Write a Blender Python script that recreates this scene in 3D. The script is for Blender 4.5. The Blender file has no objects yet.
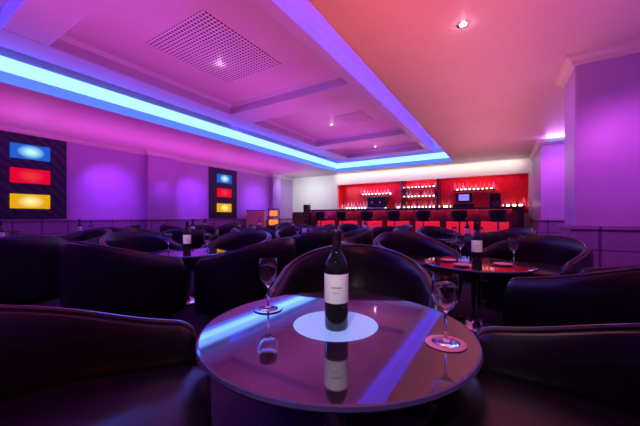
import bpy, bmesh, math, random
from mathutils import Vector, Matrix
random.seed(7)
S = bpy.context.scene
COL = S.collection
PI = math.pi

# ------------------------------------------------------------------ camera, exposure, lights
EYE = 0.84
YAW = math.atan(183 / 295)
FX, FY = -math.sin(YAW), math.cos(YAW)          # level viewing direction
RX, RY = math.cos(YAW), math.sin(YAW)
cd = bpy.data.cameras.new('camera'); cam = bpy.data.objects.new('camera', cd); COL.objects.link(cam)
cam.location = (0, 0, EYE); cam.rotation_euler = (PI / 2, 0, YAW)
cd.sensor_width = 36; cd.lens = 36 * 295 / 640; cd.shift_y = 4 / 640; cd.clip_start = 0.02
S.camera = cam
S.view_settings.view_transform = 'Standard'; S.view_settings.look = 'None'
S.view_settings.exposure = 0; S.view_settings.gamma = 1; S.view_settings.use_curve_mapping = False
w = bpy.data.worlds.new('world'); S.world = w; w.use_nodes = True
w.node_tree.nodes['Background'].inputs[0].default_value = (0.02, 0.005, 0.04, 1)
w.node_tree.nodes['Background'].inputs[1].default_value = 0.3


def floor_point(u, z):                            # a spot on the floor: u across, z ahead of the seat
    return (FX * z + RX * u, FY * z + RY * u)


def area(name, loc, target, sx, sy, color, power, spread=180):
    l = bpy.data.lights.new(name, 'AREA'); l.shape = 'RECTANGLE'; l.size = sx; l.size_y = sy
    l.color = color; l.energy = power; l.spread = math.radians(spread)
    o = bpy.data.objects.new(name, l); COL.objects.link(o); o.location = loc
    d = Vector(target) - Vector(loc)
    o.rotation_euler = d.to_track_quat('-Z', 'Y').to_euler()
    return o


def spot(name, loc, target, color, power, angle=60, blend=1.0, r=0.03):
    l = bpy.data.lights.new(name, 'SPOT'); l.color = color; l.energy = power
    l.spot_size = math.radians(angle); l.spot_blend = blend; l.shadow_soft_size = r
    o = bpy.data.objects.new(name, l); COL.objects.link(o); o.location = loc
    o.rotation_euler = (Vector(target) - Vector(loc)).to_track_quat('-Z', 'Y').to_euler()
    return o


def strip(name, loc, rot, length, width, color, power):   # LED tape lying on a ledge
    l = bpy.data.lights.new(name, 'AREA'); l.shape = 'RECTANGLE'; l.size = length; l.size_y = width
    l.color = color; l.energy = power
    o = bpy.data.objects.new(name, l); COL.objects.link(o); o.location = loc; o.rotation_euler = rot
    return o


CZ = 2.55            # lowered ceiling
TX0, TX1, TY0, TY1 = -5.4, -1.31, -0.1, 9.85   # tray opening
RZ = 3.0             # raised ceiling inside the tray
BLUE = (0.04, 0.04, 1.0)
# hidden LED tape on the ledges of the tray, shining up
strip('tape_left', (TX0 + 0.03, 4.9, 2.91), (PI, 0.5, PI / 2), 9.6, 0.04, BLUE, 20)
strip('tape_right', (TX1 + 0.10, 4.9, 2.66), (PI, 0, PI / 2), 9.6, 0.05, BLUE, 130)
strip('tape_far', (-3.35, TY1 - 0.03, 2.91), (PI, 0, 0), 3.9, 0.04, BLUE, 8)
strip('tape_near', (-3.35, TY0 - 0.10, 2.66), (PI, 0, 0), 3.9, 0.05, BLUE, 60)
area('rim_fill_blue', (TX0 + 0.02, 4.6, 2.62), (TX0 + 3, 4.6, 1.2), 9.0, 0.16, (.04, .10, 1), 80)  # added blue fill along the tray edge, lighting the chair rims
# added area lights facing up, without fixtures, tinting the ceiling
def up_fill(name, x, y, sx, sy, color, power, spread):
    o = area(name, (x, y, 1.0), (x, y, 3), sx, sy, color, power, spread); o.rotation_euler = (PI, 0, 0)
up_fill('wash_orange', -0.6, 1.6, 1.2, 3.0, (1.0, 0.16, 0.12), 27, 140)
up_fill('wash_violet', 1.35, 1.9, 1.0, 2.6, (0.5, 0.10, 0.9), 15, 150)
up_fill('wash_pink_right', -0.25, 5.8, 1.2, 5.5, (1.0, 0.26, 0.36), 35, 140)
up_fill('wash_magenta_left', -6.75, 4.0, 1.0, 10.5, (1.0, 0.11, 0.95), 70, 120)
up_fill('wash_magenta_centre', -3.35, 4.8, 1.6, 9.5, (1.0, 0.14, 0.95), 42, 90)
# violet spots grazing the walls
VIO = (0.34, 0.05, 1.0)
for yy, pw, an in ((3.35, 80, 74), (4.53, 26, 40), (5.5, 75, 68), (8.1, 80, 76), (0.6, 30, 80)):
    spot('wall_spot', (-6.75, yy, 2.0), (-7.95, yy, 1.40), VIO, pw * 1.15, an)
spot('wall_spot', (-6.9, 9.4, 2.3), (-7.9, 9.3, 1.4), VIO, 20, 80)
spot('column_spot', (1.05, 3.1, 1.9), (1.05, 4.1, 1.35), (0.72, 0.10, 0.82), 40, 90)
spot('column_side_spot', (-0.6, 4.2, 2.3), (0.65, 4.4, 1.4), (0.30, 0.06, 1.0), 26, 90)
spot('partition_spot', (1.0, 7.2, 2.3), (0.95, 8.2, 1.4), (0.75, 0.13, 1.0), 60, 90)
for tgt in ((-1.05, .35, .5), (-1.0, 1.4, .55), (.75, 2.3, .6)):
    spot('red_fill', (tgt[0] + .5, -1.2, 2.5), tgt, (1, .10, .06), 45, 16)  # added unseen red spots giving the chairs a reddish glow
# added fill from the camera side, no fixture, aimed at the nearest table
spot('table_fill', (-0.05, -0.35, 2.5), (-0.44, 0.84, 0.6), (1.0, 0.75, 1.0), 34, 34, .6, .03)
spot('bottle_fill', (0.35, -1.9, 2.45), (-0.445, 0.815, 0.62), (1.0, 0.90, 1.0), 210, 13, .8, .03)  # added behind the camera to brighten the bottle label
spot('table_fill', (-1.5, -.4, 2.45), (-2.69, 1.81, .65), (1, .75, .9), 150, 12, .8, .03)  # this and the next: fills added for the farther bottle labels
spot('table_fill', (.3, .2, 2.45), (-.17, 2.55, .65), (1, .72, .8), 110, 13, .8, .03)
spot('glass_fill', (0.9, -1.6, 2.4), (-0.135, 0.875, 0.6), (1.0, 0.80, 1.0), 60, 9, .6, .03)  # pair of spots added for glints on the near glasses
spot('glass_fill', (-0.1, -1.9, 2.4), (-0.755, 0.845, 0.6), (0.8, 0.75, 1.0), 60, 9, .6, .03)


# ------------------------------------------------------------------ materials
def mat(name, col, rough=0.5, metal=0.0, spec=0.5, coat=0.0, emit=None, es=0.0, trans=0.0, ior=1.45, coatr=0.03):
    m = bpy.data.materials.new(name); m.use_nodes = True
    b = m.node_tree.nodes['Principled BSDF']
    b.inputs['Base Color'].default_value = (*col, 1); b.inputs['Roughness'].default_value = rough
    b.inputs['Metallic'].default_value = metal; b.inputs['Specular IOR Level'].default_value = spec
    b.inputs['Coat Weight'].default_value = coat; b.inputs['Coat Roughness'].default_value = coatr
    b.inputs['Transmission Weight'].default_value = trans; b.inputs['IOR'].default_value = ior
    if emit: b.inputs['Emission Color'].default_value = (*emit, 1); b.inputs['Emission Strength'].default_value = es
    return m


def N(m, t, **k):
    n = m.node_tree.nodes.new(t)
    for a, v in k.items(): setattr(n, a, v)
    return n


def L(m, a, b): m.node_tree.links.new(a, b)


def noisy(m, c1, c2, scale, bump=0.0, dist=0.01):
    b = m.node_tree.nodes['Principled BSDF']
    tc = N(m, 'ShaderNodeTexCoord'); n = N(m, 'ShaderNodeTexNoise'); n.inputs['Scale'].default_value = scale
    n.inputs['Detail'].default_value = 5
    L(m, tc.outputs['Object'], n.inputs['Vector'])
    r = N(m, 'ShaderNodeValToRGB'); r.color_ramp.elements[0].color = (*c1, 1); r.color_ramp.elements[1].color = (*c2, 1)
    r.color_ramp.elements[0].position = 0.3; r.color_ramp.elements[1].position = 0.7
    L(m, n.outputs['Fac'], r.inputs['Fac']); L(m, r.outputs['Color'], b.inputs['Base Color'])
    if bump:
        bp = N(m, 'ShaderNodeBump'); bp.inputs['Strength'].default_value = bump; bp.inputs['Distance'].default_value = dist
        L(m, n.outputs['Fac'], bp.inputs['Height']); L(m, bp.outputs['Normal'], b.inputs['Normal'])
    return m


M = {}
M['plaster'] = noisy(mat('plaster', (.6, .4, .7), .4), (.54, .36, .68), (.58, .39, .72), 3, .02)
M['ceil'] = noisy(mat('ceiling_paint', (.8, .7, .72), .42), (.66, .56, .60), (.70, .60, .64), 2, .02)
M['trim'] = mat('trim_paint', (.78, .7, .72), .4)
M['white'] = mat('white_wall', (.8, .78, .76), .5)
M['red'] = noisy(mat('red_niche', (.75, .03, .05), .35), (.6, .02, .04), (.8, .04, .06), 6)
M['leather'] = noisy(mat('black_leather', (.03, .02, .035), .3, spec=.6), (.009, .006, .010), (.014, .009, .015), 60, .25, .002)
M['rim_highlight'] = mat('glossy_rim_highlight', (.10, .07, .11), .18, spec=.8)
M['foot'] = mat('dark_foot', (.05, .03, .03), .3)
M['chrome'] = mat('chrome', (.75, .75, .8), .15, 1)
M['tabletop'] = noisy(mat('lacquered_top', (.05, .02, .03), .06, spec=.9, coat=.6, ior=1.9), (.02, .008, .022), (.034, .012, .03), 5)
M['rim'] = mat('glass_rim', (.10, .08, .22), .12, 0, spec=1)
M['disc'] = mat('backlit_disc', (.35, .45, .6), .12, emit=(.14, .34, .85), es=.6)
M['carpet'] = noisy(mat('dark_carpet', (.04, .02, .05), .9), (.02, .01, .03), (.06, .025, .07), 80, .3)
M['bottle'] = mat('dark_bottle_glass', (.006, .008, .008), .04, spec=.7, coat=.5)
M['capsule'] = mat('bottle_capsule', (.03, .01, .02), .25, spec=.7)
M['label'] = mat('paper_label', (.85, .78, .80), .6)
M['ink'] = mat('label_ink', (.05, .02, .05), .6)
M['glass'] = mat('clear_glass', (1, 1, 1), 0, trans=1, ior=1.45)
M['coaster'] = mat('pink_coaster', (.8, .25, .4), .35)
M['black'] = mat('black_plastic', (.01, .01, .012), .3)
M['darkwood'] = noisy(mat('dark_wood', (.05, .02, .025), .3, coat=.3), (.03, .012, .018), (.07, .025, .03), 8)
M['counter'] = mat('counter_stone', (.04, .02, .03), .12, coat=.4)
M['redpanel'] = mat('red_lit_panel', (.5, .02, .04), .4, emit=(1, .02, .06), es=.4)
M['led_white'] = mat('led_diffuser', (.6, .8, 1), .4, emit=(.45, 1.2, 4.2), es=1.0)
M['blue_glow'] = mat('led_and_lip_glow', (.1, .2, .8), .4, emit=(.10, .22, 1.0), es=1.0)  # blue LED strip, also the painted glow of the tray lip
M['led_warm'] = mat('led_warm', (1, .9, .8), .4, emit=(1, .80, .62), es=6)
M['lamp'] = mat('downlight_lens', (1, .9, 1), .4, emit=(1, .75, 1), es=14)
M['screen'] = mat('blue_screen', (.1, .1, .5), .3, emit=(.30, .22, .9), es=1.0)
M['amber'] = mat('amber_shade', (.9, .4, .05), .4, emit=(1, .30, .03), es=.85)
M['candle'] = mat('candle_glow', (1, .5, .1), .4, emit=(1, .36, .05), es=1.6)
M['pinkbox'] = mat('pink_panel', (.75, .35, .35), .5)
M['ashtray'] = mat('ashtray_glass', (.5, .2, .4), .1, spec=.8)
BC = {'clear': (.9, .85, .85), 'amber': (.85, .42, .12), 'pink': (.9, .3, .38), 'green': (.15, .4, .2), 'red': (.7, .04, .06), 'dark': (.05, .02, .03)}
for k, c in BC.items():
    M['b_' + k] = mat('spirit_' + k, c, .15, spec=.7)


def grid_bump(name, base, base2, sx, sy, sz, rough=.35):
    """tiles with narrow dark joints, in object space"""
    m = mat(name, base, rough); b = m.node_tree.nodes['Principled BSDF']
    tc = N(m, 'ShaderNodeTexCoord'); sp = N(m, 'ShaderNodeSeparateXYZ'); L(m, tc.outputs['Object'], sp.inputs[0])
    prev = None
    for ax, s in (('X', sx), ('Y', sy), ('Z', sz)):
        if not s: continue
        mu = N(m, 'ShaderNodeMath', operation='MULTIPLY'); mu.inputs[1].default_value = 1 / s; L(m, sp.outputs[ax], mu.inputs[0])
        pp = N(m, 'ShaderNodeMath', operation='PINGPONG'); pp.inputs[1].default_value = .5; L(m, mu.outputs[0], pp.inputs[0])
        gt = N(m, 'ShaderNodeMath', operation='GREATER_THAN'); gt.inputs[1].default_value = .03; L(m, pp.outputs[0], gt.inputs[0])
        if prev is None: prev = gt
        else:
            mm = N(m, 'ShaderNodeMath', operation='MULTIPLY'); L(m, prev.outputs[0], mm.inputs[0]); L(m, gt.outputs[0], mm.inputs[1]); prev = mm
    mx = N(m, 'ShaderNodeMix', data_type='RGBA'); L(m, prev.outputs[0], mx.inputs[0])
    mx.inputs[6].default_value = (*base2, 1); mx.inputs[7].default_value = (*base, 1)
    L(m, mx.outputs[2], b.inputs['Base Color'])
    return m


M['wainscot'] = grid_bump('wainscot_tile', (.36, .20, .42), (.14, .07, .18), .42, .42, .25)


def holes(name, base, dark, pitch):
    m = mat(name, base, .4); b = m.node_tree.nodes['Principled BSDF']
    tc = N(m, 'ShaderNodeTexCoord'); sp = N(m, 'ShaderNodeSeparateXYZ'); L(m, tc.outputs['Object'], sp.inputs[0])
    outs = []
    for ax in 'XY':
        mu = N(m, 'ShaderNodeMath', operation='MULTIPLY'); mu.inputs[1].default_value = 1 / pitch; L(m, sp.outputs[ax], mu.inputs[0])
        pp = N(m, 'ShaderNodeMath', operation='PINGPONG'); pp.inputs[1].default_value = .5; L(m, mu.outputs[0], pp.inputs[0])
        outs.append(pp)
    p2 = [N(m, 'ShaderNodeMath', operation='POWER') for _ in outs]
    for o, p in zip(outs, p2): L(m, o.outputs[0], p.inputs[0]); p.inputs[1].default_value = 2
    ad = N(m, 'ShaderNodeMath', operation='ADD'); L(m, p2[0].outputs[0], ad.inputs[0]); L(m, p2[1].outputs[0], ad.inputs[1])
    gt = N(m, 'ShaderNodeMath', operation='GREATER_THAN'); gt.inputs[1].default_value = .11; L(m, ad.outputs[0], gt.inputs[0])
    mx = N(m, 'ShaderNodeMix', data_type='RGBA'); L(m, gt.outputs[0], mx.inputs[0])
    mx.inputs[6].default_value = (*dark, 1); mx.inputs[7].default_value = (*base, 1)
    L(m, mx.outputs[2], b.inputs['Base Color'])
    return m


M['grille'] = holes('perforated_panel', (.82, .76, .78), (.04, .015, .03), .05)


def lightbox(name, edge, mid, se, sm):
    """light box whose lamp sits behind the middle of the front"""
    m = mat(name, mid, .3); b = m.node_tree.nodes['Principled BSDF']
    tc = N(m, 'ShaderNodeTexCoord'); mp = N(m, 'ShaderNodeMapping'); mp.inputs['Scale'].default_value = (1, 3.6, 5.5)
    L(m, tc.outputs['Object'], mp.inputs[0])
    g = N(m, 'ShaderNodeTexGradient', gradient_type='SPHERICAL'); L(m, mp.outputs[0], g.inputs[0])
    r = N(m, 'ShaderNodeValToRGB'); e = r.color_ramp.elements
    e[0].position = 0.25; e[0].color = (*[c * se for c in edge], 1); e[1].position = .95; e[1].color = (*[c * sm for c in mid], 1)
    L(m, g.outputs['Fac'], r.inputs[0]); L(m, r.outputs[0], b.inputs['Emission Color']); b.inputs['Emission Strength'].default_value = 1.15
    b.inputs['Base Color'].default_value = (.01, .01, .01, 1); b.inputs['Roughness'].default_value = .6; b.inputs['Specular IOR Level'].default_value = .1
    return m


M['lb_blue'] = lightbox('light_box_blue', (.01, .12, .7), (.5, 1, 1), .8, 1)
M['lb_red'] = lightbox('light_box_red', (.85, .0, .03), (.9, .04, .06), .8, .8)
M['lb_yellow'] = lightbox('light_box_yellow', (.85, .42, .0), (1, .85, .35), .8, 1)


def weave(name):
    m = mat(name, (.04, .02, .1), .4); b = m.node_tree.nodes['Principled BSDF']
    tc = N(m, 'ShaderNodeTexCoord'); wv = N(m, 'ShaderNodeTexWave', bands_direction='DIAGONAL'); wv.inputs['Scale'].default_value = 3
    wv.inputs['Distortion'].default_value = 4
    L(m, tc.outputs['Object'], wv.inputs['Vector'])
    r = N(m, 'ShaderNodeValToRGB'); r.color_ramp.elements[0].color = (.012, .01, .03, 1); r.color_ramp.elements[1].color = (.05, .03, .10, 1)
    L(m, wv.outputs['Fac'], r.inputs[0]); L(m, r.outputs[0], b.inputs['Base Color'])
    return m


M['poster'] = weave('dark_marbled_panel')


# ------------------------------------------------------------------ mesh helpers
def link(name, bm, m, parent=None, loc=(0, 0, 0), rz=0, smooth=False, bevel=0, label=None):
    me = bpy.data.meshes.new(name); bmesh.ops.recalc_face_normals(bm, faces=bm.faces); bm.to_mesh(me); bm.free()
    if smooth:
        for p in me.polygons: p.use_smooth = True
    me.materials.append(M[m])
    o = bpy.data.objects.new(name, me); COL.objects.link(o); o.location = loc; o.rotation_euler = (0, 0, rz)
    if parent: o.parent = parent
    if bevel:
        bv = o.modifiers.new('bevel', 'BEVEL'); bv.width = bevel; bv.segments = 2; bv.limit_method = 'ANGLE'
    if smooth and smooth != 2:
        es = o.modifiers.new('split', 'EDGE_SPLIT'); es.split_angle = math.radians(40)
    if label: o['label'] = label
    return o


def struct(o): o['kind'] = 'structure'; return o


def tag(o, label, cat, group=None):
    o['label'] = label; o['category'] = cat
    if group: o['group'] = group
    return o


def empty(name, loc, label, cat, group=None, rz=0):
    o = bpy.data.objects.new(name, None); COL.objects.link(o); o.location = loc; o.rotation_euler = (0, 0, rz); o.empty_display_size = .1
    return tag(o, label, cat, group)


def box(bm, x0, x1, y0, y1, z0, z1):
    v = [bm.verts.new((x, y, z)) for z in (z0, z1) for y in (y0, y1) for x in (x0, x1)]
    for f in ((0, 1, 3, 2), (4, 6, 7, 5), (0, 4, 5, 1), (1, 5, 7, 3), (3, 7, 6, 2), (2, 6, 4, 0)):
        bm.faces.new([v[i] for i in f])


def bx(*a):
    bm = bmesh.new(); box(bm, *a); return bm


def lathe(bm, prof, n=32, cx=0, cy=0):
    rings = []
    for r, z in prof:
        if r < 1e-6: rings.append([bm.verts.new((cx, cy, z))])
        else: rings.append([bm.verts.new((cx + r * math.cos(2 * PI * i / n), cy + r * math.sin(2 * PI * i / n), z)) for i in range(n)])
    for a, b in zip(rings, rings[1:]):
        for i in range(n):
            j = (i + 1) % n
            if len(a) == 1 and len(b) == 1: continue
            if len(a) == 1: bm.faces.new((a[0], b[i], b[j]))
            elif len(b) == 1: bm.faces.new((a[i], a[j], b[0]))
            else: bm.faces.new((a[i], a[j], b[j], b[i]))


def lth(prof, n=32, cx=0, cy=0):
    bm = bmesh.new(); lathe(bm, prof, n, cx, cy); return bm


def tube(bm, pts, r, n=8, closed=False):
    rings = []; k = len(pts)
    for i, p in enumerate(pts):
        p = Vector(p)
        a = Vector(pts[(i - 1) % k] if (i > 0 or closed) else pts[0]); b = Vector(pts[(i + 1) % k] if (i < k - 1 or closed) else pts[-1])
        t = (b - a).normalized(); up = Vector((0, 0, 1)) if abs(t.z) < .95 else Vector((1, 0, 0))
        s = t.cross(up).normalized(); q = s.cross(t)
        rings.append([bm.verts.new(p + s * (r * math.cos(2 * PI * j / n)) + q * (r * math.sin(2 * PI * j / n))) for j in range(n)])
    for i in range(k if closed else k - 1):
        a, b = rings[i], rings[(i + 1) % k]
        for j in range(n): bm.faces.new((a[j], a[(j + 1) % n], b[(j + 1) % n], b[j]))
    if not closed:
        bm.faces.new(rings[0]); bm.faces.new(rings[-1][::-1])


def sweep(bm, path, prof, closed=False):
    """profile (offset to the left of the path, z) swept with mitred corners"""
    n = len(path); rings = []
    for i in range(n):
        p = Vector(path[i])
        d1 = (p - Vector(path[i - 1])).normalized() if (i > 0 or closed) else None
        d2 = (Vector(path[(i + 1) % n]) - p).normalized() if (i < n - 1 or closed) else None
        d1 = d1 or d2; d2 = d2 or d1
        n1 = Vector((-d1.y, d1.x)); n2 = Vector((-d2.y, d2.x)); mt = (n1 + n2).normalized(); k = 1 / max(.3, mt.dot(n1))
        rings.append([bm.verts.new((p.x + mt.x * o * k, p.y + mt.y * o * k, z)) for o, z in prof])
    m = len(prof)
    for i in range(n if closed else n - 1):
        a, b = rings[i], rings[(i + 1) % n]
        for j in range(m): bm.faces.new((a[j], a[(j + 1) % m], b[(j + 1) % m], b[j]))
    if not closed:
        bm.faces.new(rings[0]); bm.faces.new(rings[-1][::-1])


def copy_tree(o, parent=None):
    c = o.copy(); COL.objects.link(c)
    if parent: c.parent = parent
    for ch in list(o.children): copy_tree(ch, c)
    return c


# ------------------------------------------------------------------ room shell
LX, RXW, BY, NY = -7.95, 2.4, 10.5, -2.2
struct(link('floor', bx(LX - .3, RXW + .3, NY - .3, BY + 1, -.1, 0), 'carpet'))
struct(link('wall_left', bx(LX - .2, LX, NY, BY + .6, 0, 3.2), 'plaster'))
struct(link('wall_right', bx(RXW, RXW + .2, NY, BY + .6, 0, 3.2), 'plaster'))
struct(link('wall_front', bx(LX - .2, RXW + .2, NY - .2, NY, 0, 3.2), 'plaster'))
# back wall with the opening of the back bar
NX0, NX1, NZ0, NZ1 = -5.70, .64, .95, 2.13
bm = bmesh.new()
box(bm, LX, NX0, BY, BY + .12, 0, CZ + .05); box(bm, NX1, .72, BY, BY + .12, 0, CZ + .05)
box(bm, NX0, NX1, BY, BY + .12, NZ1, CZ + .05); box(bm, NX0, NX1, BY, BY + .12, 0, NZ0)
struct(link('wall_back', bm, 'white'))
bm = bmesh.new()
box(bm, NX0, NX1, BY + .5, BY + .55, NZ0, NZ1); box(bm, NX0 - .05, NX0, BY + .12, BY + .55, NZ0, NZ1); box(bm, NX1, NX1 + .05, BY + .12, BY + .55, NZ0, NZ1)
box(bm, NX0, NX1, BY + .12, BY + .55, NZ1, NZ1 + .05); box(bm, NX0, NX1, BY + .12, BY + .55, NZ0 - .05, NZ0)
struct(link('wall_bar_recess', bm, 'red'))
# lowered ceiling around the tray
bm = bmesh.new()
box(bm, LX - .2, TX0, NY, BY + .2, CZ, CZ + .12); box(bm, TX1, RXW + .2, NY, BY + .2, CZ, CZ + .09)
box(bm, TX0, TX1, TY1, BY + .2, CZ, CZ + .12); box(bm, TX0, TX1, NY, TY0, CZ, CZ + .09)
box(bm, TX0 - .02, TX0 - .01, TY0 - .2, TY1 + .2, CZ + .12, RZ); box(bm, TX1 + .2, TX1 + .22, TY0 - .2, TY1 + .2, CZ + .09, RZ)
box(bm, TX0 - .02, TX1 + .22, TY1 + .01, TY1 + .02, CZ + .12, RZ); box(bm, TX0 - .02, TX1 + .22, TY0 - .22, TY0 - .2, CZ + .09, RZ)
box(bm, TX0 - .3, TX1 + .3, TY0 - .4, TY1 + .3, RZ, RZ + .1)
struct(link('ceiling', bm, 'ceil'))
# dropped coffer island
IX0, IX1, IY0, IY1, IZ = -4.9, -1.77, .86, 9.3, 2.8
bays = [(1.24, 3.92), (4.5, 6.95), (7.4, 8.85)]
PX0, PX1 = -4.43, -1.93
bm = bmesh.new()
box(bm, IX0, PX0, IY0, IY1, IZ, RZ); box(bm, PX1, IX1, IY0, IY1, IZ, RZ)
ys = [IY0] + [v for b in bays for v in b] + [IY1]
for a, b in zip(ys[0::2], ys[1::2]): box(bm, PX0, PX1, a, b, IZ, RZ)
for a, b in bays: box(bm, PX0, PX1, a, b, 2.98, RZ)
struct(link('ceiling_island', bm, 'ceil', bevel=.012))
bm = bmesh.new()
for a, b in bays:
    sweep(bm, [(PX0, a), (PX1, a), (PX1, b), (PX0, b)], [(0, 2.98), (0, 2.93), (.02, 2.94), (.05, 2.98)], True)
struct(link('trim_1', bm, 'trim'))
# pilasters, column, partition
struct(link('pilaster_1', bx(LX, LX + .16, 4.14, 4.92, 0, CZ), 'plaster'))
struct(link('pilaster_2', bx(LX, LX + .16, 9.0, 9.5, 0, CZ), 'plaster'))
struct(link('column_1', bx(.65, 1.5, 4.1, 4.72, 0, CZ), 'plaster', bevel=.015))
struct(link('partition_1', bx(.72, RXW, 8.2, BY + .12, 0, CZ), 'plaster'))
CR = [(0, CZ), (0, CZ - .10), (.025, CZ - .10), (.035, CZ - .06), (.075, CZ - .03), (.085, CZ)]
bm = bmesh.new(); P1 = LX + .16
sweep(bm, [(LX, BY), (LX, 9.5), (P1, 9.5), (P1, 9.0), (LX, 9.0), (LX, 4.92), (P1, 4.92), (P1, 4.14), (LX, 4.14), (LX, NY)], CR)
struct(link('trim_2', bm, 'trim'))
bm = bmesh.new(); sweep(bm, [(.65, 4.1), (.65, 4.72), (1.5, 4.72), (1.5, 4.1)], CR, True); struct(link('trim_3', bm, 'trim'))
bm = bmesh.new(); sweep(bm, [(RXW, 8.2), (.72, 8.2), (.72, BY)][::-1], [(-o, z) for o, z in CR][::-1]); struct(link('trim_4', bm, 'trim'))
# wainscot
bm = bmesh.new()
WS = [(0, 0), (.04, 0), (.04, .74), (.06, .75), (.06, .785), (0, .785)]
sweep(bm, [(LX, BY), (LX, 9.5), (P1, 9.5), (P1, 9.0), (LX, 9.0), (LX, 4.92), (P1, 4.92), (P1, 4.14), (LX, 4.14), (LX, NY)], WS)
struct(link('baseboard_left', bm, 'wainscot'))
bm = bmesh.new(); sweep(bm, [(.65, 4.1), (.65, 4.72), (1.5, 4.72), (1.5, 4.1)], [(o, z * .95) for o, z in WS], True); struct(link('baseboard_column', bm, 'wainscot'))
bm = bmesh.new(); sweep(bm, [(.72, BY), (.72, 8.2), (RXW, 8.2)], [(-o, z) for o, z in WS][::-1]); struct(link('baseboard_right', bm, 'wainscot'))

# ------------------------------------------------------------------ LED cove lights
def cove(name, label, white, blue):
    e = empty('cove_light', (0, 0, 0), label, 'light')
    link('diffuser', bx(*white), 'led_white', e); link('lip_glow', bx(*blue), 'blue_glow', e, label='blue glow on the tray lip')  # blue light falling on the lip face is put in as emission
    return e
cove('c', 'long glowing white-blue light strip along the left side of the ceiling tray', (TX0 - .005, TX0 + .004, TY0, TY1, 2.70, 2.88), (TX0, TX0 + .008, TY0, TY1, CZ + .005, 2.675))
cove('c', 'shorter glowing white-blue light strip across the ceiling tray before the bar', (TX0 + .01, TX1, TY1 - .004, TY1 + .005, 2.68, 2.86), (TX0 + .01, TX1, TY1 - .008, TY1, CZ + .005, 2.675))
t = empty('cove_light', (0, 0, 0), 'short blue light strip at the ceiling over the wall beside the bar', 'light')
link('diffuser', bx(.82, 2.2, 8.09, 8.11, CZ - .06, CZ - .02), 'blue_glow', t)
strip('tape_partition', (1.35, 8.0, CZ - .08), (PI + .5, 0, 0), 1.1, .05, (.6, .22, 1), 18)
spot('streak_fill', (1.7, 8.0, 2.38), (-.3, 7.6, 2.56), (.75, .25, 1), 60, 26, 1, .03)  # added spot without a fixture, lengthens the glow streak on the ceiling

# downlights
DL = [(-3.36, 2.76, 2.98, 'round downlight in the ceiling bay with the perforated grille', 13), (-3.36, 5.93, 2.98, 'round downlight in the middle ceiling bay', 12),
      (-3.3, 8.5, 2.98, 'round downlight in the ceiling bay nearest the bar', 12), (-.3, 2.89, CZ, 'round downlight in the plain pink ceiling by the column', 12)]
for x, y, z, lb, pw in DL:
    e = empty('downlight', (x, y, z), lb, 'light')
    link('bezel', lth([(.05, 0), (.055, -.006), (.03, -.008), (.028, 0)], 24), 'chrome', e)
    link('lens', lth([(0, -.003), (.027, -.003), (.027, 0)], 24), 'lamp', e)
    spot('downlight_beam', (x, y, z - .03), (x, y, 0), (1, .45, .75), pw * .8, 120, 1, .03)
    g = bpy.data.lights.new('downlight_spill', 'POINT'); g.energy = .22; g.color = (1, .6, 1); g.shadow_soft_size = .02
    go = bpy.data.objects.new('downlight_spill', g); COL.objects.link(go); go.location = (x, y, z - .06)
tag(link('ceiling_grille', bx(-.55, .55, -.64, .64, -.008, 0), 'grille', loc=(-3.18, 2.59, 2.98)), 'square perforated ceiling grille beside the nearest downlight', 'grille')
tag(link('ceiling_grille', bx(-.3, .3, -.3, .3, -.008, 0), 'grille', loc=(-2.72, 5.8, 2.98)), 'small perforated ceiling grille in the middle ceiling bay', 'grille')

# ------------------------------------------------------------------ wall panels with light boxes
def wall_panel(y0, y1, label):
    e = empty('wall_panel', (LX, (y0 + y1) / 2, .8), label, 'wall panel')
    h = (y1 - y0) / 2
    link('back_board', bx(0, .04, -h, h, 0, 1.64), 'poster', e, bevel=.004)
    for mname, z, n in (('lb_blue', 1.31, 'blue'), ('lb_red', .84, 'red'), ('lb_yellow', .345, 'yellow')):
        link('light_box', bx(-.02, .03, -.285, .285, -.14, .14), mname, e, loc=(.06, -.0, z), label='glowing %s light box' % n)
    return e
wall_panel(1.36, 2.5, 'large dark wall panel with glowing blue, red and yellow boxes at the left edge of the photo')
wall_panel(6.1, 7.24, 'dark wall panel with three glowing boxes, farther along the wall towards the bar')

# ------------------------------------------------------------------ tub chair
def rim_z(s):            # s: 0 at an arm front, 1 at the middle of the back
    return .50 + .16 * (math.sin(s * PI / 2) ** 1.6) - (.06 * (1 - math.sqrt(max(0, 1 - (1 - s / .08) ** 2))) if s < .08 else 0)


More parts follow.
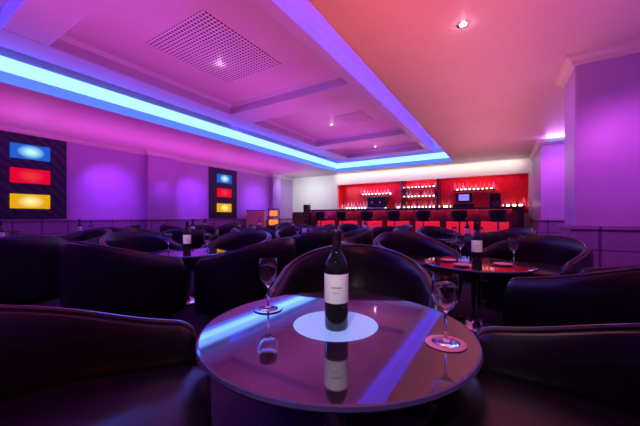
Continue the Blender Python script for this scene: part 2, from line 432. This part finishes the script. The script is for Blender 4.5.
def chair_proto():
    e = empty('tub_chair', (0, 0, 0), 'x', 'chair')
    # U plan: straight arms then a half circle; front towards +y
    def plan(t, r):      # t in 0..1
        arm = .26; half = PI * r; tot = 2 * arm + half; d = t * tot
        if d < arm: return (r, arm - d, d / tot)
        if d < arm + half:
            a = (d - arm) / r; return (r * math.cos(a), -r * math.sin(a), d / tot)
        return (-r, d - arm - half, d / tot)
    n = 96; secs = []
    bm = bmesh.new()
    for i in range(n + 1):
        t = i / n; s = 1 - abs(2 * t - 1); z = rim_z(s)
        sec = []
        for r, zz in ((.385, .06), (.40, .16), (.405, z - .10), (.40, z - .03), (.385, z - .006), (.362, z), (.338, z - .008), (.322, z - .035), (.315, z - .10), (.312, .30), (.312, .08)):
            x, y, _ = plan(t, .36); k = r / .36
            if abs(y) < 1e9:
                if y > 0: p = (math.copysign(r, x), y, zz)
                else: p = (x * k, y * k, zz)
            sec.append(bm.verts.new(p))
        secs.append(sec)
    m = len(secs[0])
    for a, b in zip(secs, secs[1:]):
        for j in range(m): bm.faces.new((a[j], a[(j + 1) % m], b[(j + 1) % m], b[j]))
    bm.faces.new(secs[0]); bm.faces.new(secs[-1][::-1])
    link('backrest', bm, 'leather', e, smooth=True)
    bm = bmesh.new(); pts = []
    for i in range(n + 1):
        t = i / n; s = 1 - abs(2 * t - 1); x, y, _ = plan(t, .36); k = .362 / .36
        pts.append((math.copysign(.362, x), y, rim_z(s) + .002) if y > 0 else (x * k, y * k, rim_z(s) + .002))
    tube(bm, pts, .007, 6)
    link('rim_highlight', bm, 'rim_highlight', e, smooth=True)  # lighter glossy strip added to carry the highlight along the rim
    # seat cushion, rounded
    bm = bmesh.new(); outl = []
    for i in range(25):
        a = PI + PI * i / 24; outl.append((.305 * math.cos(a), .305 * math.sin(a)))
    outl += [(.305, .22), (.29, .275), (.24, .305), (0, .315), (-.24, .305), (-.29, .275), (-.305, .22)]
    lv = [(.95, .26), (1, .28), (1, .37), (.97, .395), (.90, .405), (.5, .412)]
    rings = [[bm.verts.new((x * k, y * k, z)) for x, y in outl] for k, z in lv]
    for a, b in zip(rings, rings[1:]):
        for j in range(len(outl)): bm.faces.new((a[j], a[(j + 1) % len(outl)], b[(j + 1) % len(outl)], b[j]))
    bm.faces.new(rings[0]); bm.faces.new(rings[-1])
    link('seat_cushion', bm, 'leather', e, smooth=True)
    link('seat_base', bx(-.305, .305, -.2, .25, .06, .262), 'leather', e, bevel=.02)
    for x in (-.27, .27):
        for y in (-.2, .2): link('foot', lth([(0, 0), (.018, 0), (.026, .062), (0, .062)], 12, x, y), 'foot', e)
    return e


CH = chair_proto(); used = [False]
def chair(x, y, tx, ty, label, group=None):
    c = CH if not used[0] else copy_tree(CH); used[0] = True
    c.location = (x, y, 0); c.rotation_euler = (0, 0, math.atan2(ty - y, tx - x) - PI / 2)
    c['label'] = label
    if 'group' in c: del c['group']
    if group: c['group'] = group
    return c


# ------------------------------------------------------------------ table, bottle, glass
TT = .49
def table(x, y, label, group=None, disc=True, r=.38):
    e = empty('round_table', (x, y, 0), label, 'table', group)
    link('tabletop', lth([(0, TT - .016), (r - .012, TT - .016), (r - .006, TT - .014), (r - .006, TT), (0, TT)], 96), 'tabletop', e, smooth=True)
    link('rim', lth([(r - .007, TT - .015), (r - .001, TT - .014), (r + .003, TT - .008), (r - .001, TT - .001), (r - .007, TT + .0005)], 96), 'rim', e, smooth=True, label='pale shiny edge band')
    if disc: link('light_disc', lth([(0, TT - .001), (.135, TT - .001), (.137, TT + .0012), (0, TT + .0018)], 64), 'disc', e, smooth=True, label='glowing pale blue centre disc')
    link('pedestal', lth([(.12, TT - .017), (.12, TT - .03), (.04, TT - .04), (.036, .05), (.05, .035)], 32), 'chrome', e, smooth=True)
    link('base', lth([(0, 0), (.22, 0), (.225, .01), (.20, .02), (.06, .035), (0, .035)], 48), 'chrome', e, smooth=True)
    return e


def bottle_proto():
    e = empty('wine_bottle', (0, 0, 0), 'x', 'bottle')
    p = [(0, .006), (.020, .004), (.033, 0), (.0365, .006), (.037, .02), (.037, .185), (.035, .203), (.027, .222), (.018, .236), (.0145, .25), (.0138, .262)]
    link('glass_body', lth(p, 40), 'bottle', e, smooth=2)
    link('capsule', lth([(.0139, .255), (.0142, .256), (.0142, .292), (.0158, .294), (.0158, .304), (.014, .307), (0, .307)], 28), 'capsule', e, smooth=True)
    link('paper_label', lth([(.0371, .085), (.0376, .086), (.0376, .172), (.0371, .173)], 40), 'label', e, smooth=2, label='white paper label')
    bm = bmesh.new()
    def on(a, z): return (.0379 * math.cos(a), .0379 * math.sin(a), z)
    # handwritten-looking line on the label, facing local -y
    a0 = -PI / 2
    pts = [on(a0 - .42 + .84 * i / 22, .134 + .0016 * math.sin(i * 1.9) * (2.6 if i in (2, 13) else 1)) for i in range(23)]
    tube(bm, pts, .0009, 4)
    tube(bm, [on(a0 - .3 + .6 * i / 8, .118) for i in range(9)], .0006, 4)
    link('label_script', bm, 'ink', e, label='dark script line on the label')
    return e


BT = bottle_proto(); bu = [False]
def bottle(x, y, label, group=None, z=TT, s=1.0):
    c = BT if not bu[0] else copy_tree(BT); bu[0] = True
    c.location = (x, y, z); c.rotation_euler = (0, 0, math.atan2(-y, -x) + PI / 2); c.scale = (s, s, s); c['label'] = label
    if group: c['group'] = group
    return c


def glass_proto():
    e = empty('wine_glass', (0, 0, 0), 'x', 'glass')
    out = [(0, 0), (.036, 0), (.0365, .0015), (.030, .003), (.008, .007), (.0042, .014), (.0038, .06), (.0045, .082), (.010, .090), (.024, .100), (.0335, .113), (.0365, .130), (.0362, .155), (.0330, .188)]
    inn = [(.0312, .188), (.0343, .155), (.0346, .130), (.0316, .1145), (.0224, .1025), (.009, .093), (0, .092)]
    link('glass_bowl', lth(out + inn, 40), 'glass', e, smooth=2)
    return e


GL = glass_proto(); gu = [False]
def glass(x, y, label, group=None, z=TT):
    c = GL if not gu[0] else copy_tree(GL); gu[0] = True
    c.location = (x, y, z); c['label'] = label
    if group: c['group'] = group
    return c


# nearest table
T1 = (-.465, .845)
table(*T1, 'large glossy round table with glowing centre disc, nearest in the photo', r=.42)
zt = TT + .0019
bottle(-.445, .815, 'dark wine bottle with white label on the glowing disc of the nearest table', z=zt)
glass(-.755, .845, 'empty stemmed glass on the nearest table, between bottle and dark chair on the left', z=TT + .0045)
glass(-.135, .875, 'empty stemmed glass on a pink coaster, beside the bottle on the nearest table', z=TT + .0045)
cst = [(0, 0), (.052, 0), (.054, .002), (.052, .004), (0, .004)]
tag(link('coaster', lth(cst, 40), 'tabletop', loc=(-.755, .845, TT + .0004)), 'dark round coaster under the left glass on the nearest table', 'coaster')
tag(link('coaster', lth(cst, 40), 'coaster', loc=(-.135, .875, TT + .0004)), 'pink round coaster under the right glass on the nearest table', 'coaster')

# tables: name used in the labels, position
T2 = (-2.69, 1.81); T3 = (-.17, 2.55)
table(*T2, 'round pedestal table with a bottle, second from the left among the near tables', disc=False)
table(*T3, 'round pedestal table with bottle and pink dishes, in front of the broad column', disc=False)

fp = floor_point
c = fp(-.53, .53); chair(*c, *fp(.10, .74), 'black leather tub chair at bottom left, cut by the photo edge, at the nearest table')
c = fp(.49, .47); chair(*c, *fp(-.34, 1.02), 'black leather tub chair at bottom right, at the nearest table')
c = fp(.17, 1.52); chair(*c, *fp(.09, .95), 'black leather tub chair directly behind the nearest table, facing the camera')
c = fp(-1.60, 2.42); chair(*c, *T2, 'dark tub chair seen from behind, left of the pedestal table with one bottle')
c = fp(-.62, 2.65); chair(*c, *T2, 'dark tub chair right of the pedestal table with one bottle, behind the left glass')
c = fp(-2.05, 3.38); chair(*c, *T2, 'dark tub chair on the far left side of the pedestal table with one bottle')
c = fp(-1.0, 3.68); chair(*c, *T2, 'dark tub chair on the far right side of the pedestal table with one bottle')
c = fp(1.50, 1.58); chair(*c, *T3, 'broad dark tub chair in front of the column, seen from behind')
c = fp(.50, 2.28); chair(*c, *T3, 'dark tub chair left of the table with pink dishes')
c = fp(1.88, 2.62); chair(*c, *T3, 'dark tub chair between the table with pink dishes and the column')
c = fp(.96, 3.08); chair(*c, *T3, 'dark tub chair on the bar side of the table with pink dishes')

# things on tables 2 and 3
bottle(T2[0], T2[1], 'wine bottle with pale label on the pedestal table at left')
glass(T2[0] - .19, T2[1] - .08, 'stemmed glass left of the bottle on the pedestal table at left')
glass(T2[0] + .14, T2[1] + .13, 'stemmed glass right of the bottle on the pedestal table at left')
bottle(T3[0], T3[1], 'wine bottle with pale label on the table with pink dishes')
glass(T3[0] + .24, T3[1] + .17, 'stemmed glass right of the bottle on the table with pink dishes')
glass(T3[0] - .14, T3[1] + .24, 'stemmed glass behind the bottle on the table with pink dishes')
dish = [(0, 0), (.045, 0), (.062, .012), (.060, .013), (.044, .004), (0, .004)]
for dx, dy, lb in ((-.2, -.02, 'small pink dish left of the bottle on the table before the column'), (.17, -.03, 'small pink dish right of the bottle on the table before the column'), (-.08, -.22, 'small pink dish at the near edge of the table before the column')):
    tag(link('dish', lth(dish, 32), 'coaster', loc=(T3[0] + dx, T3[1] + dy, TT), smooth=True), lb, 'dish', 'pink dishes on the table before the column')

# farther tables with their chairs
FAR = [((-4.95, .98), 'at the left edge of the photo', [(.76, -.06), (-.2, .78), (-.78, -.1)]),
       ((-2.75, 3.95), 'mid-room behind near chairs', [(-.55, -.52), (.55, -.52), (-.55, .52), (.55, .52)]),
       ((-5.0, 3.5), 'near the wall pilaster', [(-.5, -.56), (.55, -.52), (-.55, .52), (.55, .52)]),
       ((-6.9, 2.4), 'beneath the first wall panel', [(.75, 0), (-.05, .78), (-.05, -.78)]),
       ((-6.9, 5.2), 'along the violet wall past the pilaster', [(.75, 0), (-.05, .78), (-.05, -.78)]),
       ((-4.75, 6.3), 'in the rear left, off the wall', [(-.55, -.52), (.55, -.52), (-.55, .52), (.55, .52)]),
       ((-2.7, 6.3), 'in the rear middle before the bar', [(-.55, -.52), (.55, -.52), (-.55, .52), (.55, .52)]),
       ((-.5, 5.2), 'in the rear right before the bar', [(-.62, -.45), (.33, -.70), (-.5, .57), (.55, .5)]),
       ((-6.9, 7.3), 'beneath the second wall panel', [(.75, 0)])]
for (x, y), where, cs in FAR:
    table(x, y, 'small round pedestal table ' + where, disc=False)
    for dx, dy in cs:
        du, dz = dx * RX + dy * RY, dx * FX + dy * FY
        side = ('near ' if dz < -.25 else 'far ' if dz > .25 else '') + ('left' if du < -.2 else 'right' if du > .2 else '')
        chair(x + dx, y + dy, x, y, 'dark tub chair, %s side of the table ' % side.strip() + where, 'tub chairs around the table ' + where)
    bottle(x + .02, y - .03, 'wine bottle on the table ' + where)
    for a, b in ((.2, .08), (-.18, .06)):
        glass(x + a, y + b, 'stemmed glass %s of the bottle on the table ' % ('right' if a > 0 else 'left') + where, 'glasses on the table ' + where)
# candle lamp on the leftmost table
e = empty('table_lamp', (-5.08, .93, TT), 'small glowing orange candle lamp on the table at the left edge', 'lamp')
link('holder', lth([(0, 0), (.04, 0), (.042, .01), (.03, .02), (0, .02)], 24), 'chrome', e, smooth=True)
link('shade', lth([(.03, .021), (.055, .06), (.06, .13), (.04, .19), (0, .19)], 24), 'candle', e, smooth=True)

# ------------------------------------------------------------------ bar
e = empty('bar_counter', (0, 8.9, 0), 'long dark bar counter with red glowing front panels across the far end', 'bar counter')
bm = bx(-5.9, .32, 0, .5, 0, 1.05); link('body', bm, 'darkwood', e)
link('counter_top', bx(-5.98, .38, -.12, .56, 1.052, 1.1), 'counter', e, bevel=.008)
link('foot_rail', (lambda b: (tube(b, [(-5.9, -.14, .2), (.32, -.14, .2)], .02, 10), b)[1])(bmesh.new()), 'chrome', e, smooth=True)
xs = [-5.6, -4.75, -3.9, -3.05, -2.2, -1.35, -.5]
for x0 in xs:
    link('front_panel', bx(x0, x0 + .68, -.02, -.002, .10, .72), 'redpanel', e, bevel=.004, label='red glowing front panel')
for x0 in xs + [.24]:
    link('bracket', bx(x0 - .11, x0 - .06, -.06, -.002, .1, 1.05), 'darkwood', e)
# dark side cabinet at the left end
e = empty('side_cabinet', (-6.35, 9.15, 0), 'dark side cabinet at the left end of the bar', 'cabinet')
link('body', bx(-.36, .36, -.3, .3, 0, 1.02), 'darkwood', e, bevel=.008)
for s in (-1, 1):
    d = link('door', bx(-.16, .16, -.018, 0, -.42, .42), 'darkwood', e, loc=(s * .175, -.301, .5), bevel=.004)
    link('handle', bx(-.008, .008, -.03, -.019, -.08, .08), 'chrome', d, loc=(-s * .12, 0, 0))
# bar stools
e0 = empty('bar_stool', (0, 0, 0), 'x', 'stool')
link('seat', lth([(0, .72), (.17, .72), (.19, .74), (.19, .78), (.17, .80), (0, .805)], 32), 'leather', e0, smooth=True)
bm = bmesh.new()
secs = []
for i in range(17):
    a = -PI / 2 - 1.2 + 2.4 * i / 16
    secs.append([bm.verts.new((r * math.cos(a), r * math.sin(a), z)) for r, z in ((.2, .80), (.215, 1.0), (.19, 1.02), (.175, .80))])
for p, q in zip(secs, secs[1:]):
    for j in range(4): bm.faces.new((p[j], p[(j + 1) % 4], q[(j + 1) % 4], q[j]))
bm.faces.new(secs[0]); bm.faces.new(secs[-1])
link('backrest', bm, 'leather', e0, smooth=True)
link('pole', lth([(.025, .02), (.025, .72)], 16), 'chrome', e0, smooth=True)
link('base', lth([(0, 0), (.2, 0), (.2, .012), (.03, .03), (0, .03)], 32), 'chrome', e0, smooth=True)
link('footrest', (lambda b: (tube(b, [(.14 * math.cos(2 * PI * i / 24), .14 * math.sin(2 * PI * i / 24), .28) for i in range(24)], .01, 8, True), tube(b, [(-.14, 0, .28), (.14, 0, .28)], .008, 6), b)[2])(bmesh.new()), 'chrome', e0, smooth=True)
ORD = ['first', 'second', 'third', 'fourth', 'fifth', 'sixth', 'seventh']
for i, x in enumerate([-5.15, -4.35, -3.5, -2.65, -1.85, -.95, -.1]):
    c = e0 if i == 0 else copy_tree(e0)
    c.location = (x, 8.36, 0); c.rotation_euler = (0, 0, random.uniform(-.25, .25)); c['label'] = 'dark bar stool with low back, %s from the left along the counter' % ORD[i]; c['group'] = 'bar stools along the counter'

# back bar furniture
e = empty('back_bar', (0, BY - .2, 0), 'dark low back bar cabinet under the bottle shelves', 'cabinet')
link('body', bx(-5.65, .5, -.22, .19, 0, 1.1), 'darkwood', e)
link('counter_top', bx(-5.68, .54, -.26, .195, 1.102, 1.14), 'counter', e)
for i in range(8):
    d = link('door', bx(-.36, .36, -.016, 0, -.45, .45), 'darkwood', e, loc=(-5.25 + i * .765, -.222, .56), bevel=.004)
    link('handle', bx(-.05, .05, -.03, -.017, .36, .375), 'chrome', d)
YS = BY + .08
def shelf(x0, x1, z, label):
    e = empty('bottle_shelf', ((x0 + x1) / 2, YS + .15, z), label, 'shelf'); h = (x1 - x0) / 2
    link('board', bx(-h, h, -.11, .24, -.03, 0), 'darkwood', e)
    link('light_strip', bx(-h + .02, h - .02, .205, .235, .0, .06), 'led_warm', e, label='glowing warm strip at the back')
    return e
SH = [(-5.62, -4.45, 1.17, 'left end shelf of the back bar'),
      (-3.42, -3.12, 1.17, 'short shelf right of the coffee machine'),
      (-3.02, -1.92, 1.17, 'lowest middle shelf of the back bar'),
      (-3.02, -1.92, 1.55, 'second middle shelf of the back bar'),
      (-3.02, -1.92, 1.88, 'topmost middle shelf of the back bar'),
      (-4.8, -3.6, 1.70, 'shelf above the coffee machine'),
      (-1.82, -1.5, 1.17, 'short shelf left of the blue screen'),
      (-1.42, -.2, 1.72, 'shelf above the blue screen'),
      (-.02, .58, 1.17, 'right end shelf of the back bar')]
NTH = ['leftmost', 'second', 'third', 'fourth', 'fifth', 'sixth', 'seventh', 'eighth', 'ninth', 'tenth', 'eleventh', 'twelfth']
protos = {}
for k in BC:
    hgt = .27
    o = link('spirit_bottle', lth([(0, 0), (.036, 0), (.038, .01), (.038, .15), (.03, .175), (.014, .20), (.012, .25), (.014, .252), (.014, .27), (0, .27)], 14), 'b_' + k, smooth=True)
    protos[k] = [o, False]
pal = {0: ['clear', 'clear', 'clear', 'pink'], 1: ['clear', 'clear'], 2: ['amber', 'clear', 'amber', 'dark', 'red'], 3: ['pink', 'amber', 'clear', 'dark'], 4: ['clear', 'pink', 'red'],
       5: ['pink', 'clear', 'pink'], 6: ['clear', 'pink', 'amber'], 7: ['clear', 'pink', 'amber'], 8: ['pink', 'red', 'clear']}
for si, (x0, x1, z, lb) in enumerate(SH):
    shelf(x0, x1, z, 'warmly lit ' + lb)
    n = int((x1 - x0 - .06) / .115)
    for i in range(n):
        k = pal[si][(i * 7 + si) % len(pal[si])] if random.random() < .7 else random.choice(pal[si])
        o, u = protos[k]
        c = o if not u else o.copy()
        if u: COL.objects.link(c)
        protos[k][1] = True
        s = random.choice([.75, .85, .95, 1.0, 1.05]); 
        if z > 1.85: s *= .7
        c.location = (x0 + .07 + (i + .0) * (x1 - x0 - .12) / max(1, n - 1), YS + .12 + random.uniform(-.03, .03), z + .0005); c.scale = (1, 1, s)
        tag(c, '%s spirit bottle, %s on the %s' % (k, NTH[i] + ('' if i == 0 else ' from left'), lb), 'bottle', 'bottles on the ' + lb)
for k, (o, u) in protos.items():
    if not u: bpy.data.objects.remove(o)
for x in (-3.07, -1.87):
    struct(link('trim_5' if x < -2 else 'trim_6', bx(x - .03, x + .03, YS - .06, BY + .5, 1.14, NZ1), 'darkwood'))
zb = 1.1405
e = empty('coffee_machine', (-3.95, BY - .05, zb), 'dark coffee machine on the back bar left of the middle shelves', 'coffee machine')
link('body', bx(-.36, .36, -.14, .2, .05, .44), 'black', e, bevel=.02)
link('drip_tray', bx(-.34, .34, -.2, -.02, 0, .05), 'chrome', e, bevel=.006)
link('cup_rail', (lambda b: (tube(b, [(-.33, -.12, .47), (.33, -.12, .47), (.33, .16, .47), (-.33, .16, .47)], .008, 6, True), [tube(b, [(x, y, .43), (x, y, .47)], .006, 6) for x in (-.33, .33) for y in (-.12, .16)], b)[2])(bmesh.new()), 'chrome', e)
for x in (-.15, .15): link('group_head', lth([(0, .2), (.035, .2), (.035, .28), (0, .28)], 16, x, -.17), 'chrome', e, smooth=True)
e = empty('till', (-1.06, BY - .08, zb), 'dark till with a glowing blue screen on the back bar', 'till')
link('body', bx(-.3, .3, -.14, .2, 0, .12), 'black', e, bevel=.01)
link('stand', bx(-.04, .04, .0, .04, .12, .24), 'black', e)
mn = link('monitor', bx(-.24, .24, -.03, .0, .16, .46), 'black', e, bevel=.006)
link('screen', bx(-.15, .15, -.034, -.031, .22, .42), 'screen', mn, label='glowing blue screen')
e = empty('loudspeaker', (-.2, BY - .05, zb), 'square black loudspeaker on the back bar near its right end', 'speaker')
link('cabinet', bx(-.15, .15, -.14, .16, 0, .42), 'black', e, bevel=.01)
link('woofer', lth([(0, .0), (.06, .004), (.1, .018), (.11, .02), (.11, 0)], 24), 'foot', e)
e.children[-1].rotation_euler = (PI / 2, 0, 0); e.children[-1].location = (0, -.141, .16)
# small speaker and box on the side wall ledge, amber lamp by the left pilaster
tag(link('wall_speaker', bx(-.1, .1, -.1, .1, 0, .28), 'black', loc=(-6.25, 9.15, 1.0205), bevel=.01), 'small dark speaker standing on the side cabinet', 'speaker')
e = empty('side_cabinet', (-7.42, 7.70, 0), 'pinkish upright cabinet near the violet wall, left of the amber display', 'cabinet', rz=YAW)
link('body', bx(-.3, .3, -.22, .22, .05, 1.05), 'pinkbox', e, bevel=.01)
link('plinth', bx(-.28, .28, -.2, .2, 0, .05), 'black', e)
link('counter_top', bx(-.32, .32, -.24, .24, 1.05, 1.08), 'darkwood', e)
e = empty('display_stand', (-6.92, 8.02, 0), 'dark display stand with amber glowing tiers beside the pinkish cabinet', 'display stand', rz=YAW)
link('base', bx(-.2, .2, -.18, .18, 0, .55), 'darkwood', e, bevel=.006)
for z in (.83, 1.10): link('tier', bx(-.2, .2, -.18, .18, z, z + .03), 'darkwood', e)
for x in (-.19, .19): link('post', bx(x - .012, x + .012, .15, .17, .55, 1.10), 'darkwood', e)
for z, q in ((.555, .14), (.865, .12)):
    link('glowing_drum', lth([(0, z), (q, z), (q + .02, z + .04), (q + .02, z + .16), (q, z + .2), (0, z + .2)], 24), 'amber', e, smooth=True, label='glowing amber drum')

# white wall light above and beside the bar, red light in the recess
area('bar_cove_white', (-2.6, 10.25, 2.50), (-2.6, 10.62, 2.2), 6.2, .05, (1, .84, .70), 15)
area('bar_side_white', (-6.8, 9.0, 2.4), (-6.8, 10.6, 1.5), 1.6, .3, (.88, 1, .94), 13, 120)
spot('post_white', (-.3, 9.9, 2.2), (.72, 9.7, 1.6), (.85, .95, .85), 7, 90)
area('recess_red', (-2.6, BY + .14, NZ1 - .03), (-2.6, BY + .5, 1.3), 6.0, .06, (1, .05, .10), 15)
area('counter_red', (-2.8, 8.8, 1.04), (-2.8, 8.86, .2), 6.0, .04, (1, .04, .14), 36)  # added red light under the overhang, brightens the counter front
area('bar_front_red', (-2.6, 9.7, 2.3), (-2.6, 10.4, .8), 6.0, .3, (1, .05, .10), 8)
